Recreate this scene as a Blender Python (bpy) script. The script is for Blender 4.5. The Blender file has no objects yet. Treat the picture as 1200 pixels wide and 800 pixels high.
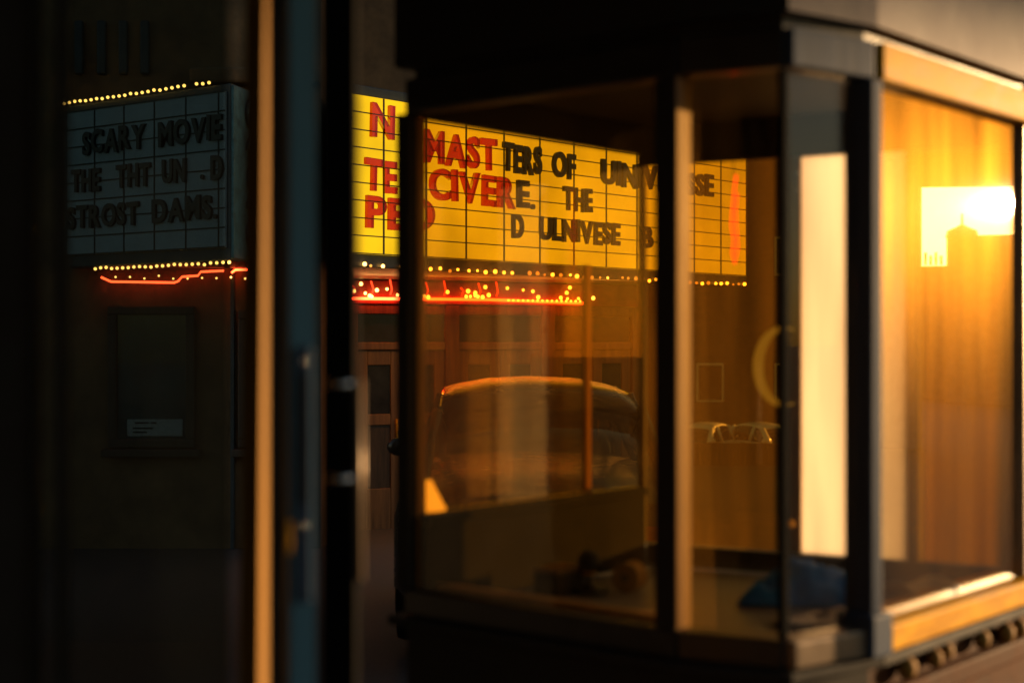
import bpy, bmesh, math, random
from mathutils import Vector, Matrix
random.seed(7)
SC = bpy.context.scene
COL = SC.collection
rad = math.radians

# ---------------------------------------------------------------- camera
EYE = 1.54
cam = bpy.data.cameras.new("camera"); camo = bpy.data.objects.new("camera", cam); COL.objects.link(camo)
camo.location = (0, 0, EYE); camo.rotation_euler = (rad(90), 0, 0)
cam.sensor_width = 36; cam.lens = 50.0; cam.clip_start = 0.05; cam.clip_end = 2000
cam.dof.use_dof = True; cam.dof.focus_distance = 13.0; cam.dof.aperture_fstop = 1.9
SC.camera = camo

# ---------------------------------------------------------------- sky, sun, exposure
SUN_AZ, SUN_EL = rad(64.0), rad(5.2)          # azimuth measured from +Y towards +X
w = bpy.data.worlds.new("World"); SC.world = w; w.use_nodes = True
nt = w.node_tree; bg = nt.nodes["Background"]
sky = nt.nodes.new("ShaderNodeTexSky"); sky.sky_type = 'NISHITA'; sky.sun_disc = False
sky.sun_elevation = SUN_EL; sky.sun_rotation = SUN_AZ; sky.air_density = 1.0; sky.dust_density = 1.2
nt.links.new(sky.outputs[0], bg.inputs[0]); bg.inputs[1].default_value = 0.075
sl = bpy.data.lights.new("sun", 'SUN'); so = bpy.data.objects.new("sun", sl); COL.objects.link(so)
sl.energy = 5.0; sl.angle = rad(0.6); sl.color = (1.0, 0.62, 0.29)
S = Vector((math.sin(SUN_AZ) * math.cos(SUN_EL), math.cos(SUN_AZ) * math.cos(SUN_EL), math.sin(SUN_EL)))
so.rotation_euler = (S).to_track_quat('Z', 'Y').to_euler()
so.location = (8, 4, 6)
SC.view_settings.view_transform = 'Standard'; SC.view_settings.look = 'None'
SC.view_settings.exposure = 0.8; SC.view_settings.gamma = 1.0
try: SC.view_settings.use_curve_mapping = False
except Exception: pass
SC.cycles.use_denoising = True
try: SC.cycles.denoiser = 'OPENIMAGEDENOISE'
except Exception: pass
SC.cycles.max_bounces = 10; SC.cycles.transparent_max_bounces = 40
SC.cycles.sample_clamp_indirect = 4.0
SC.cycles.caustics_reflective = False; SC.cycles.caustics_refractive = False

# ---------------------------------------------------------------- materials
def nodes_of(name):
    m = bpy.data.materials.new(name); m.use_nodes = True
    t = m.node_tree
    return m, t, t.nodes, t.links

def mat(name, col, rough=0.6, metal=0.0, var=0.25, scale=6.0, bump=0.15, stretch=(1, 1, 1), spec=0.5, detail=6):
    m, t, n, l = nodes_of(name)
    b = n["Principled BSDF"]; b.inputs["Metallic"].default_value = metal
    b.inputs["Specular IOR Level"].default_value = spec
    tc = n.new("ShaderNodeTexCoord"); mp = n.new("ShaderNodeMapping"); mp.inputs["Scale"].default_value = stretch
    l.new(tc.outputs["Object"], mp.inputs[0])
    nz = n.new("ShaderNodeTexNoise"); nz.inputs["Scale"].default_value = scale; nz.inputs["Detail"].default_value = detail
    nz.inputs["Roughness"].default_value = 0.65
    l.new(mp.outputs[0], nz.inputs["Vector"])
    rp = n.new("ShaderNodeValToRGB"); e = rp.color_ramp.elements
    e[0].position = 0.3; e[1].position = 0.72
    e[0].color = tuple(c * (1 - var) for c in col) + (1,); e[1].color = tuple(min(1, c * (1 + var)) for c in col) + (1,)
    l.new(nz.outputs[0], rp.inputs[0]); l.new(rp.outputs[0], b.inputs["Base Color"])
    mr = n.new("ShaderNodeMapRange"); mr.inputs[3].default_value = max(0.02, rough - 0.12); mr.inputs[4].default_value = min(1, rough + 0.12)
    l.new(nz.outputs[0], mr.inputs[0]); l.new(mr.outputs[0], b.inputs["Roughness"])
    if bump:
        bp = n.new("ShaderNodeBump"); bp.inputs["Strength"].default_value = bump; bp.inputs["Distance"].default_value = 0.01
        l.new(nz.outputs[0], bp.inputs["Height"]); l.new(bp.outputs[0], b.inputs["Normal"])
    return m

def brick(name, c1, c2, mortar, scale=1.0, rough=0.85):
    m, t, n, l = nodes_of(name); b = n["Principled BSDF"]; b.inputs["Roughness"].default_value = rough
    tc = n.new("ShaderNodeTexCoord"); mp = n.new("ShaderNodeMapping"); mp.inputs["Rotation"].default_value = (rad(90), 0, 0)
    l.new(tc.outputs["Object"], mp.inputs[0])
    br = n.new("ShaderNodeTexBrick"); br.inputs["Color1"].default_value = c1 + (1,); br.inputs["Color2"].default_value = c2 + (1,)
    br.inputs["Mortar"].default_value = mortar + (1,); br.inputs["Scale"].default_value = scale
    br.inputs["Mortar Size"].default_value = 0.012; br.inputs["Brick Width"].default_value = 0.24; br.inputs["Row Height"].default_value = 0.08
    l.new(mp.outputs[0], br.inputs["Vector"])
    nz = n.new("ShaderNodeTexNoise"); nz.inputs["Scale"].default_value = 2.0; nz.inputs["Detail"].default_value = 8
    mx = n.new("ShaderNodeMixRGB"); mx.blend_type = 'MULTIPLY'; mx.inputs[0].default_value = 0.6
    l.new(tc.outputs["Object"], nz.inputs["Vector"])
    l.new(br.outputs[0], mx.inputs[1]); l.new(nz.outputs[0], mx.inputs[2]); l.new(mx.outputs[0], b.inputs["Base Color"])
    return m

def emit(name, col, strength, var=0.0):
    m, t, n, l = nodes_of(name)
    for x in list(n):
        if x.type == 'BSDF_PRINCIPLED': n.remove(x)
    e = n.new("ShaderNodeEmission"); e.inputs[0].default_value = col + (1,); e.inputs[1].default_value = strength
    if var:
        tc = n.new("ShaderNodeTexCoord"); nz = n.new("ShaderNodeTexNoise"); nz.inputs["Scale"].default_value = 0.9; nz.inputs["Detail"].default_value = 4
        mr = n.new("ShaderNodeMapRange"); mr.inputs[1].default_value = 0.25; mr.inputs[2].default_value = 0.75
        mr.inputs[3].default_value = strength * (1 - var); mr.inputs[4].default_value = strength * (1 + var)
        l.new(tc.outputs["Object"], nz.inputs["Vector"]); l.new(nz.outputs[0], mr.inputs[0]); l.new(mr.outputs[0], e.inputs[1])
    l.new(e.outputs[0], n["Material Output"].inputs[0])
    return m

def pane_mat(name, tint, f0=0.04, rough=0.0, dust=0.04, dustcol=(0.8, 0.6, 0.35), haze=0.0, haze_rough=0.35, streak=(9, 9, 0.7), dmin=0.4):
    """thin dusty window glass: clear + dust that scatters light + mirror-like reflection"""
    m, t, n, l = nodes_of(name)
    for x in list(n):
        if x.type == 'BSDF_PRINCIPLED': n.remove(x)
    tr = n.new("ShaderNodeBsdfTransparent"); tr.inputs[0].default_value = tint + (1,)
    tl = n.new("ShaderNodeBsdfTranslucent"); tl.inputs[0].default_value = dustcol + (1,)
    df = n.new("ShaderNodeBsdfDiffuse"); df.inputs[0].default_value = dustcol + (1,)
    dmix = n.new("ShaderNodeMixShader"); dmix.inputs[0].default_value = 0.4
    l.new(tl.outputs[0], dmix.inputs[1]); l.new(df.outputs[0], dmix.inputs[2])
    tc = n.new("ShaderNodeTexCoord"); mp = n.new("ShaderNodeMapping"); mp.inputs["Scale"].default_value = streak
    nz = n.new("ShaderNodeTexNoise"); nz.inputs["Scale"].default_value = 1.6; nz.inputs["Detail"].default_value = 7
    l.new(tc.outputs["Object"], mp.inputs[0]); l.new(mp.outputs[0], nz.inputs["Vector"])
    mr = n.new("ShaderNodeMapRange"); mr.inputs[1].default_value = 0.3; mr.inputs[2].default_value = 0.72
    mr.inputs[3].default_value = dust * dmin; mr.inputs[4].default_value = dust * 1.6
    l.new(nz.outputs[0], mr.inputs[0])
    m1 = n.new("ShaderNodeMixShader"); l.new(mr.outputs[0], m1.inputs[0]); l.new(tr.outputs[0], m1.inputs[1]); l.new(dmix.outputs[0], m1.inputs[2])
    # Schlick reflectance on |cos|
    geo = n.new("ShaderNodeNewGeometry"); dp = n.new("ShaderNodeVectorMath"); dp.operation = 'DOT_PRODUCT'
    l.new(geo.outputs["Incoming"], dp.inputs[0]); l.new(geo.outputs["Normal"], dp.inputs[1])
    ab = n.new("ShaderNodeMath"); ab.operation = 'ABSOLUTE'; l.new(dp.outputs["Value"], ab.inputs[0])
    su = n.new("ShaderNodeMath"); su.operation = 'SUBTRACT'; su.inputs[0].default_value = 1.0; l.new(ab.outputs[0], su.inputs[1])
    pw = n.new("ShaderNodeMath"); pw.operation = 'POWER'; pw.inputs[1].default_value = 5.0; l.new(su.outputs[0], pw.inputs[0])
    ma = n.new("ShaderNodeMath"); ma.operation = 'MULTIPLY_ADD'; ma.inputs[1].default_value = 1 - f0; ma.inputs[2].default_value = f0
    l.new(pw.outputs[0], ma.inputs[0])
    g = n.new("ShaderNodeBsdfGlossy"); g.inputs["Roughness"].default_value = rough; g.inputs[0].default_value = (1, 1, 1, 1)
    m2 = n.new("ShaderNodeMixShader"); l.new(ma.outputs[0], m2.inputs[0]); l.new(m1.outputs[0], m2.inputs[1]); l.new(g.outputs[0], m2.inputs[2])
    last = m2
    if haze:
        g2 = n.new("ShaderNodeBsdfGlossy"); g2.inputs["Roughness"].default_value = haze_rough; g2.inputs[0].default_value = (1, 0.52, 0.06, 1)  # orange lobe puts the sun's flare into the pane colour
        m3 = n.new("ShaderNodeMixShader")
        mh = n.new("ShaderNodeMapRange"); mh.inputs[1].default_value = 0.36; mh.inputs[2].default_value = 0.66
        mh.inputs[3].default_value = haze * 0.55; mh.inputs[4].default_value = haze * 1.5
        l.new(nz.outputs[0], mh.inputs[0]); l.new(mh.outputs[0], m3.inputs[0])
        l.new(m2.outputs[0], m3.inputs[1]); l.new(g2.outputs[0], m3.inputs[2]); last = m3
    l.new(last.outputs[0], n["Material Output"].inputs[0])
    return m

def frosted(name, col, trans=0.85, var=0.06, stretch=(2, 2, 0.5)):
    m, t, n, l = nodes_of(name)
    for x in list(n):
        if x.type == 'BSDF_PRINCIPLED': n.remove(x)
    tl = n.new("ShaderNodeBsdfTranslucent"); df = n.new("ShaderNodeBsdfDiffuse")
    tc = n.new("ShaderNodeTexCoord"); mp = n.new("ShaderNodeMapping"); mp.inputs["Scale"].default_value = stretch
    nz = n.new("ShaderNodeTexNoise"); nz.inputs["Scale"].default_value = 4; nz.inputs["Detail"].default_value = 6
    l.new(tc.outputs["Object"], mp.inputs[0]); l.new(mp.outputs[0], nz.inputs["Vector"])
    rp = n.new("ShaderNodeValToRGB"); e = rp.color_ramp.elements; e[0].position = 0.3; e[1].position = 0.7
    e[0].color = tuple(c * (1 - var) for c in col) + (1,); e[1].color = tuple(min(1, c * (1 + var)) for c in col) + (1,)
    l.new(nz.outputs[0], rp.inputs[0]); l.new(rp.outputs[0], tl.inputs[0]); l.new(rp.outputs[0], df.inputs[0])
    mx = n.new("ShaderNodeMixShader"); mx.inputs[0].default_value = trans
    l.new(df.outputs[0], mx.inputs[1]); l.new(tl.outputs[0], mx.inputs[2]); l.new(mx.outputs[0], n["Material Output"].inputs[0])
    return m

M = dict(
    asphalt=mat("asphalt", (0.045, 0.045, 0.047), 0.85, scale=40, bump=0.4, var=0.4),
    paving=mat("paving", (0.16, 0.15, 0.14), 0.85, scale=18, bump=0.3),
    blackpaint=mat("black_paint", (0.02, 0.019, 0.018), 0.42, scale=14, var=0.4, bump=0.1),
    velvet=mat("black_velvet", (0.004, 0.004, 0.004), 0.9, scale=14, var=0.4, bump=0.1, spec=0.1),
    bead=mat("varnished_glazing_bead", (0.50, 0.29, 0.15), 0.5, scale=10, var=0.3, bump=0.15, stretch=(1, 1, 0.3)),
    ochre_sill=mat("ochre_sill_paint", (0.62, 0.33, 0.09), 0.5, scale=10, var=0.3, bump=0.1),
    rust=mat("rust_paint", (0.07, 0.02, 0.005), 0.7, scale=9, var=0.5, bump=0.3, spec=0.1),
    darkteal=mat("dark_teal_paint", (0.008, 0.028, 0.03), 0.6, var=0.4, bump=0.1),
    soot=mat("matt_black", (0.012, 0.011, 0.010), 0.8, scale=14, var=0.4, bump=0.1),  # plain matt black, also holds the shade of booth posts and fascia
    bronze=mat("dark_bronze", (0.30, 0.22, 0.15), 0.38, 0.35, scale=10, var=0.3, bump=0.12, stretch=(1, 1, 0.3)),
    brass=mat("brass_trim", (0.86, 0.38, 0.018), 0.55, 0.0, scale=9, var=0.35, bump=0.2, stretch=(1, 1, 3), spec=0.05),  # metal of small fittings; on the street side frame it holds the sun's gold
    steel=mat("brushed_steel", (0.06, 0.09, 0.15), 0.55, 0.0, scale=16, var=0.3, bump=0.12, stretch=(1, 1, 0.1), spec=0.15),  # blue of the shaded, skylit corner put into the colour
    alu=mat("aluminium_stile", (0.10, 0.26, 0.38), 0.5, 0.0, scale=14, var=0.2, bump=0.1, stretch=(1, 1, 0.08)),  # sky reflection put into the base colour as blue
    stone=mat("booth_stone", (0.24, 0.20, 0.19), 0.7, scale=7, var=0.25, bump=0.3),
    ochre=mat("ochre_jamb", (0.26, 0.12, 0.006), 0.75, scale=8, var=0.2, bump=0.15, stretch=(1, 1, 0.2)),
    darkwood=mat("dark_wood", (0.06, 0.038, 0.022), 0.55, scale=5, var=0.5, bump=0.2, stretch=(6, 6, 0.5)),
    amberwood=mat("varnished_wood", (0.17, 0.085, 0.03), 0.5, scale=4, var=0.45, bump=0.2, stretch=(5, 5, 0.35)),
    plaster=mat("facade_plaster", (0.20, 0.112, 0.052), 0.9, scale=2.2, var=0.5, bump=0.5),
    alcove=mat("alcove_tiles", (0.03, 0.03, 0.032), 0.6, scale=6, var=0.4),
    counter=mat("laminate_counter", (0.15, 0.16, 0.21), 0.4, scale=16, var=0.25, bump=0.05),
    chrome=mat("chrome", (0.75, 0.76, 0.78), 0.15, 1.0, var=0.05, bump=0),
    rubber=mat("black_rubber", (0.015, 0.015, 0.016), 0.7),
    paper=mat("paper", (0.72, 0.69, 0.66), 0.8, var=0.06, scale=20, bump=0.1),
    bluecloth=mat("blue_cloth", (0.0, 0.22, 1.0), 0.7, var=0.35, scale=14, bump=0.5),
    white=mat("white_paint", (0.75, 0.73, 0.68), 0.6, var=0.1),
    signwhite=mat("unlit_letter_panel", (0.42, 0.48, 0.50), 0.5, var=0.15, scale=1.6, bump=0.05),
    signframe=mat("sign_frame", (0.035, 0.045, 0.05), 0.5, var=0.4),
    track=mat("letter_track", (0.035, 0.03, 0.025), 0.5),
    letterblack=mat("black_letter", (0.012, 0.011, 0.011), 0.4, var=0.3),
    letterred=pane_mat("red_acrylic_letter", (0.58, 0.04, 0.03), 0.04, 0.2, 0.12, (0.5, 0.02, 0.015), streak=(3, 3, 3)),
    tealmetal=mat("verdigris_metal", (0.05, 0.13, 0.15), 0.45, 0.3, var=0.5, scale=9, bump=0.4),
    redband=mat("red_painted_band", (0.22, 0.03, 0.02), 0.55, var=0.35),
    glassdark=mat("dark_window", (0.02, 0.02, 0.022), 0.12, var=0.3, bump=0.02),
    poster=mat("poster_print", (0.05, 0.075, 0.07), 0.5, var=0.7, scale=3.5, bump=0),
    carbrown=mat("car_paint_brown", (0.09, 0.05, 0.03), 0.25, 0.3, var=0.1, bump=0),
    carsilver=mat("car_paint_silver", (0.88, 0.86, 0.84), 0.22, 0.1, var=0.08, bump=0),
    carglass=pane_mat("car_glass", (0.75, 0.78, 0.78), 0.06, 0.0, 0.02, (0.4, 0.4, 0.4)),
    cardark=mat("car_dark_glass", (0.02, 0.02, 0.02), 0.08, var=0.1, bump=0),
    redlens=mat("red_lens", (0.5, 0.03, 0.02), 0.2, var=0.1, bump=0),
    brickred=brick("brown_brick", (0.20, 0.10, 0.055), (0.26, 0.13, 0.07), (0.12, 0.09, 0.07)),
    brickgrey=brick("grey_brick", (0.22, 0.20, 0.18), (0.28, 0.25, 0.22), (0.15, 0.14, 0.13)),
    litpanel=emit("lit_letter_panel", (1.0, 0.57, 0.010), 0.60, 0.30),
    bulb=emit("bulb_glow", (1.0, 0.46, 0.09), 5.0),
    bulbdim=emit("bulb_glow_dim", (1.0, 0.38, 0.06), 1.0),
    neon=emit("red_neon_glow", (1.0, 0.055, 0.012), 10.0),
    neon2=emit("scarlet_neon_glow", (1.0, 0.05, 0.012), 1.5),
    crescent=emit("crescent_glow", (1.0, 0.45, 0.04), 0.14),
    shade=emit("lamp_shade_glow", (1.0, 0.42, 0.04), 0.85, 0.15),
    p_front=pane_mat("booth_front_glass", (0.97, 0.88, 0.68), 0.03, 0.0, 0.007, (0.9, 0.62, 0.25)),
    p_corner=pane_mat("booth_corner_glass", (0.97, 0.95, 0.92), 0.03, 0.0, 0.012, (0.9, 0.7, 0.5)),
    p_side=pane_mat("booth_side_glass", (0.97, 0.9, 0.75), 0.36, 0.014, 0.03, (0.9, 0.65, 0.35), haze=0.011, haze_rough=0.33),
    p_back=pane_mat("booth_back_glass", (0.88, 0.74, 0.38), 0.03, 0.0, 0.05, (0.75, 0.42, 0.10)),
    p_left=pane_mat("booth_rear_glass", (0.97, 0.88, 0.68), 0.03, 0.0, 0.016, (0.9, 0.58, 0.2)),
    p_door=pane_mat("tinted_door_glass", (0.44, 0.50, 0.50), 0.03, 0.0, 0.004, (0.4, 0.45, 0.45)),
    p_case=pane_mat("case_glass", (0.9, 0.92, 0.92), 0.04, 0.0, 0.01, (0.5, 0.5, 0.5)),
    frost=frosted("frosted_white_glass", (0.92, 0.82, 0.72), 0.9, 0.16, (2.5, 2.5, 0.25)),
    frostyellow=frosted("yellow_glazing_strip", (0.95, 0.72, 0.12), 0.9),
    curtain=frosted("amber_blind", (0.46, 0.29, 0.012), 0.85, 0.28, (14, 14, 0.4)),
)
for k in ('bulb', 'bulbdim'):
    try: M[k].cycles.emission_sampling = 'NONE'
    except Exception: pass

# ---------------------------------------------------------------- helpers
class MB:
    def __init__(s): s.bm = bmesh.new()
    def quadbox(s, pts, z0, z1):
        """prism over a plan polygon"""
        lo = [s.bm.verts.new((p[0], p[1], z0)) for p in pts]; hi = [s.bm.verts.new((p[0], p[1], z1)) for p in pts]
        k = len(pts)
        s.bm.faces.new(lo[::-1]); s.bm.faces.new(hi)
        for i in range(k): s.bm.faces.new((lo[i], lo[(i + 1) % k], hi[(i + 1) % k], hi[i]))
        return s
    def seg(s, p, q, o0, o1, z0, z1):
        """box along plan segment p->q, between outward offsets o0..o1 (outward = right of travel)"""
        d = Vector((q[0] - p[0], q[1] - p[1])).normalized(); n = Vector((d.y, -d.x))
        P, Q = Vector(p[:2]), Vector(q[:2])
        return s.quadbox([P + n * o1, Q + n * o1, Q + n * o0, P + n * o0], z0, z1)
    def box(s, x0, x1, y0, y1, z0, z1): return s.quadbox([(x0, y0), (x1, y0), (x1, y1), (x0, y1)], z0, z1)
    def obox(s, c, ax, ay, az, sx, sy, sz):
        """oriented box, half sizes sx,sy,sz"""
        c = Vector(c); v = []
        for i in (-1, 1):
            for j in (-1, 1):
                for k in (-1, 1): v.append(s.bm.verts.new(c + ax * sx * i + ay * sy * j + az * sz * k))
        for f in ((0, 1, 3, 2), (4, 6, 7, 5), (0, 4, 5, 1), (2, 3, 7, 6), (0, 2, 6, 4), (1, 5, 7, 3)): s.bm.faces.new([v[i] for i in f])
        return s
    def tube(s, pts, r, n=8, caps=True):
        pts = [Vector(p) for p in pts]; rings = []
        for i, p in enumerate(pts):
            d = (pts[min(i + 1, len(pts) - 1)] - pts[max(i - 1, 0)]).normalized()
            a = d.orthogonal().normalized() if i == 0 else (a - d * a.dot(d)).normalized()
            b = d.cross(a); rr = r[i] if isinstance(r, (list, tuple)) else r
            rings.append([s.bm.verts.new(p + (a * math.cos(2 * math.pi * k / n) + b * math.sin(2 * math.pi * k / n)) * rr) for k in range(n)])
        for A, B in zip(rings, rings[1:]):
            for k in range(n): s.bm.faces.new((A[k], A[(k + 1) % n], B[(k + 1) % n], B[k]))
        if caps: s.bm.faces.new(rings[0][::-1]); s.bm.faces.new(rings[-1])
        return s
    def lathe(s, c, prof, n=20, axis=Vector((0, 0, 1))):
        """profile [(r, h)] around axis at c"""
        c = Vector(c); a = axis.orthogonal().normalized(); b = axis.cross(a); rings = []
        for r, h in prof:
            rings.append([s.bm.verts.new(c + axis * h + (a * math.cos(2 * math.pi * k / n) + b * math.sin(2 * math.pi * k / n)) * max(r, 1e-4)) for k in range(n)])
        for A, B in zip(rings, rings[1:]):
            for k in range(n): s.bm.faces.new((A[k], A[(k + 1) % n], B[(k + 1) % n], B[k]))
        s.bm.faces.new(rings[0][::-1]); s.bm.faces.new(rings[-1])
        return s
    def ball(s, c, r, seg=10, sq=(1, 1, 1)):
        bmesh.ops.create_uvsphere(s.bm, u_segments=seg, v_segments=max(6, seg // 2 + 2), radius=r,
                                  matrix=Matrix.Translation(Vector(c)) @ Matrix.Diagonal((*sq, 1)))
        return s
    def grid(s, f, nu, nv):
        g = [[s.bm.verts.new(f(i / nu, j / nv)) for j in range(nv + 1)] for i in range(nu + 1)]
        for i in range(nu):
            for j in range(nv): s.bm.faces.new((g[i][j], g[i + 1][j], g[i + 1][j + 1], g[i][j + 1]))
        return s
    def build(s, name, m, parent=None, smooth=False, bevel=0.0, loc=None, solid=0.0):
        bmesh.ops.recalc_face_normals(s.bm, faces=s.bm.faces[:])
        if smooth:
            for f in s.bm.faces: f.smooth = True
        me = bpy.data.meshes.new(name); s.bm.to_mesh(me); s.bm.free(); me.materials.append(m)
        o = bpy.data.objects.new(name, me); COL.objects.link(o)
        if loc is not None: o.location = loc
        if parent: o.parent = parent
        if solid:
            md = o.modifiers.new("solidify", 'SOLIDIFY'); md.thickness = solid; md.offset = 0
        if bevel:
            md = o.modifiers.new("bevel", 'BEVEL'); md.width = bevel; md.segments = 2; md.limit_method = 'ANGLE'; md.angle_limit = rad(40)
        return o

def tag(o, label=None, cat=None, group=None, kind=None):
    if label: o["label"] = label
    if cat: o["category"] = cat
    if group: o["group"] = group
    if kind: o["kind"] = kind
    return o
def empty(name, loc=(0, 0, 0)):
    o = bpy.data.objects.new(name, None); COL.objects.link(o); o.location = loc; o.empty_display_size = 0.2; return o
def thing(name, label, cat, group=None):
    return tag(empty(name), label, cat, group)
def inst(src, parent, mtx):
    c = src.copy(); COL.objects.link(c); c.parent = parent; c.matrix_local = mtx; return c

_glyph = {}
def glyph(ch, m, bold=0.035):
    """mesh of one letter, unit height, lower-left at origin, extruded"""
    key = (ch, m.name)
    if key in _glyph: return _glyph[key]
    cu = bpy.data.curves.new("glyph", 'FONT'); cu.body = ch; cu.extrude = 0.05; cu.offset = bold; cu.resolution_u = 6
    o = bpy.data.objects.new("glyph", cu); COL.objects.link(o)
    dg = bpy.context.evaluated_depsgraph_get(); me = bpy.data.meshes.new_from_object(o.evaluated_get(dg))
    bpy.data.objects.remove(o); bpy.data.curves.remove(cu)
    xs = [v.co.x for v in me.vertices]; ys = [v.co.y for v in me.vertices]
    x0, x1, y0, y1 = min(xs), max(xs), min(ys), max(ys)
    full = 1.0 if ch not in '.,' else 5.0
    k = 1 / (y1 - y0) / full
    for v in me.vertices: v.co = ((v.co.x - x0) * k, (v.co.y - y0) * k, v.co.z * k)
    me.name = "letter"; me.materials.clear(); me.materials.append(m)
    _glyph[key] = (me, (x1 - x0) * k)
    return _glyph[key]

def word(parent, text, m, face, u0, u1, z, h, jitter=0.01, gap=0.1):
    """letters spread over u0..u1 on a sign face; face = (origin xy, direction xy, outward offset)"""
    O, d, off = face; d = Vector((d[0], d[1])).normalized(); n = Vector((d.y, -d.x))
    gl = [glyph(c, m) for c in text]; tot = sum(g[1] for g in gl) + gap * (len(text) - 1)
    k = (u1 - u0) / tot; u = u0
    for c, (me, wd) in zip(text, gl):
        o = bpy.data.objects.new("letter", me); COL.objects.link(o); o.parent = parent
        P = Vector((O[0], O[1])) + d * u + n * off
        a = random.uniform(-0.03, 0.03)
        R = Matrix(((d.x, 0, n.x, 0), (d.y, 0, n.y, 0), (0, 1, 0, 0), (0, 0, 0, 1)))
        o.matrix_local = Matrix.Translation((P.x, P.y, z + random.uniform(-jitter, jitter))) @ R @ Matrix.Rotation(a, 4, 'Z') @ Matrix.Diagonal((k, h, h, 1))
        u += (wd + gap) * k

# ================================================================ GROUND
def gz(y): return 0.0 if y < 5 else (-0.045 * (y - 5) if y < 18 else -0.585 - 0.065 * (min(y, 70) - 18))
rows = [-80, -4, 4.99, 5.0, 9, 14, 18, 24, 35, 50, 70, 300, 900]
mb = MB(); g = [[mb.bm.verts.new((x, y, gz(y) - (0.14 if 1 else 0))) for x in (-500, -40, -10, 0, 10, 40, 500)] for y in rows]
for a, b in zip(g, g[1:]):
    for i in range(6): mb.bm.faces.new((a[i], a[i + 1], b[i + 1], b[i]))
tag(mb.build("road", M['asphalt']), kind="structure")
tag(MB().box(-6, 4.2, -6, 5.0, -0.135, 0.0).build("pavement", M['paving'], bevel=0.02), kind="structure")

# ================================================================ TICKET BOOTH
A0, AB, BC, CD, DF, EF = (-0.250, 3.416), (0.342, 2.935), (0.545, 2.840), (0.748, 2.982), (1.316, 3.622), (0.372, 4.116)
def lerp(p, q, t): return (p[0] + (q[0] - p[0]) * t, p[1] + (q[1] - p[1]) * t)
def along(p, q, s):
    d = Vector((q[0] - p[0], q[1] - p[1])).normalized(); return (p[0] + d.x * s, p[1] + d.y * s)
RING = [A0, AB, BC, CD, DF, EF]
def inset(off):
    """offset the booth outline outward by off (mitred)"""
    out = []; k = len(RING)
    for i in range(k):
        p, c, q = Vector(RING[i - 1]), Vector(RING[i]), Vector(RING[(i + 1) % k])
        d0, d1 = (c - p).normalized(), (q - c).normalized()
        n0, n1 = Vector((d0.y, -d0.x)), Vector((d1.y, -d1.x)); b = (n0 + n1).normalized()
        out.append(c + b * (off / max(0.5, b.dot(n0))))
    return out
def ringband(o0, o1, z0, z1, segs=None):
    """closed band following the outline between two offsets"""
    mb = MB(); I, O = inset(o0), inset(o1); k = len(I)
    for i in (range(k) if segs is None else segs):
        j = (i + 1) % k
        mb.quadbox([O[i], O[j], I[j], I[i]], z0, z1)
    return mb
booth = thing("ticket_booth", "black glass sided ticket booth with brass sills beside the cinema door", "ticket booth")
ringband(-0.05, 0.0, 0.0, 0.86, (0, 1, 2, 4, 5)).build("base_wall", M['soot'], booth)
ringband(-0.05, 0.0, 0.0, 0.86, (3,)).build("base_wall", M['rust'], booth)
ringband(-0.05, 0.035, 0.862, 0.885).build("lower_ledge", M['soot'], booth, bevel=0.006)
# sills: dark ones left, street side golden with sunlight put into its colour
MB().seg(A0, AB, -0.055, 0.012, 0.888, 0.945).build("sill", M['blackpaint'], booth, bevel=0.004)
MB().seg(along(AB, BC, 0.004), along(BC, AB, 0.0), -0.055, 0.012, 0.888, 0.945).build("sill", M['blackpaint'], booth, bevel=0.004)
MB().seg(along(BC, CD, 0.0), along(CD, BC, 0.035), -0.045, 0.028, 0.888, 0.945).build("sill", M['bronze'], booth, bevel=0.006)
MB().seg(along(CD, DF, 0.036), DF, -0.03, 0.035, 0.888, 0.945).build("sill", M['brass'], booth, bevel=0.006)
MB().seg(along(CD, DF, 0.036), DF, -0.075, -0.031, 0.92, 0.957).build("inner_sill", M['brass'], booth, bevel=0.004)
mb = MB(); d_ = Vector((AB[0] - A0[0], AB[1] - A0[1])).normalized(); n_ = Vector((d_.y, -d_.x)); vs = []
for q_ in (along(A0, AB, 0.03), along(AB, A0, 0.05)):
    vs.append([mb.bm.verts.new((q_[0] + n_.x * o_, q_[1] + n_.y * o_, z_)) for o_, z_ in ((-0.056, 0.918), (-0.056, 0.957), (-0.112, 0.950), (-0.112, 0.918))])
for k in range(4): mb.bm.faces.new((vs[0][k], vs[0][(k + 1) % 4], vs[1][(k + 1) % 4], vs[1][k]))
mb.bm.faces.new(vs[0][::-1]); mb.bm.faces.new(vs[1])
mb.build("inner_sill", M["bead"], booth)  # lighter colour and tilted top stand in for the sunlit sill line
# counter
mb = MB(); mb.quadbox(inset(-0.088), 0.875, 0.905)
mb.build("counter", M['counter'], booth, bevel=0.003)
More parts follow.
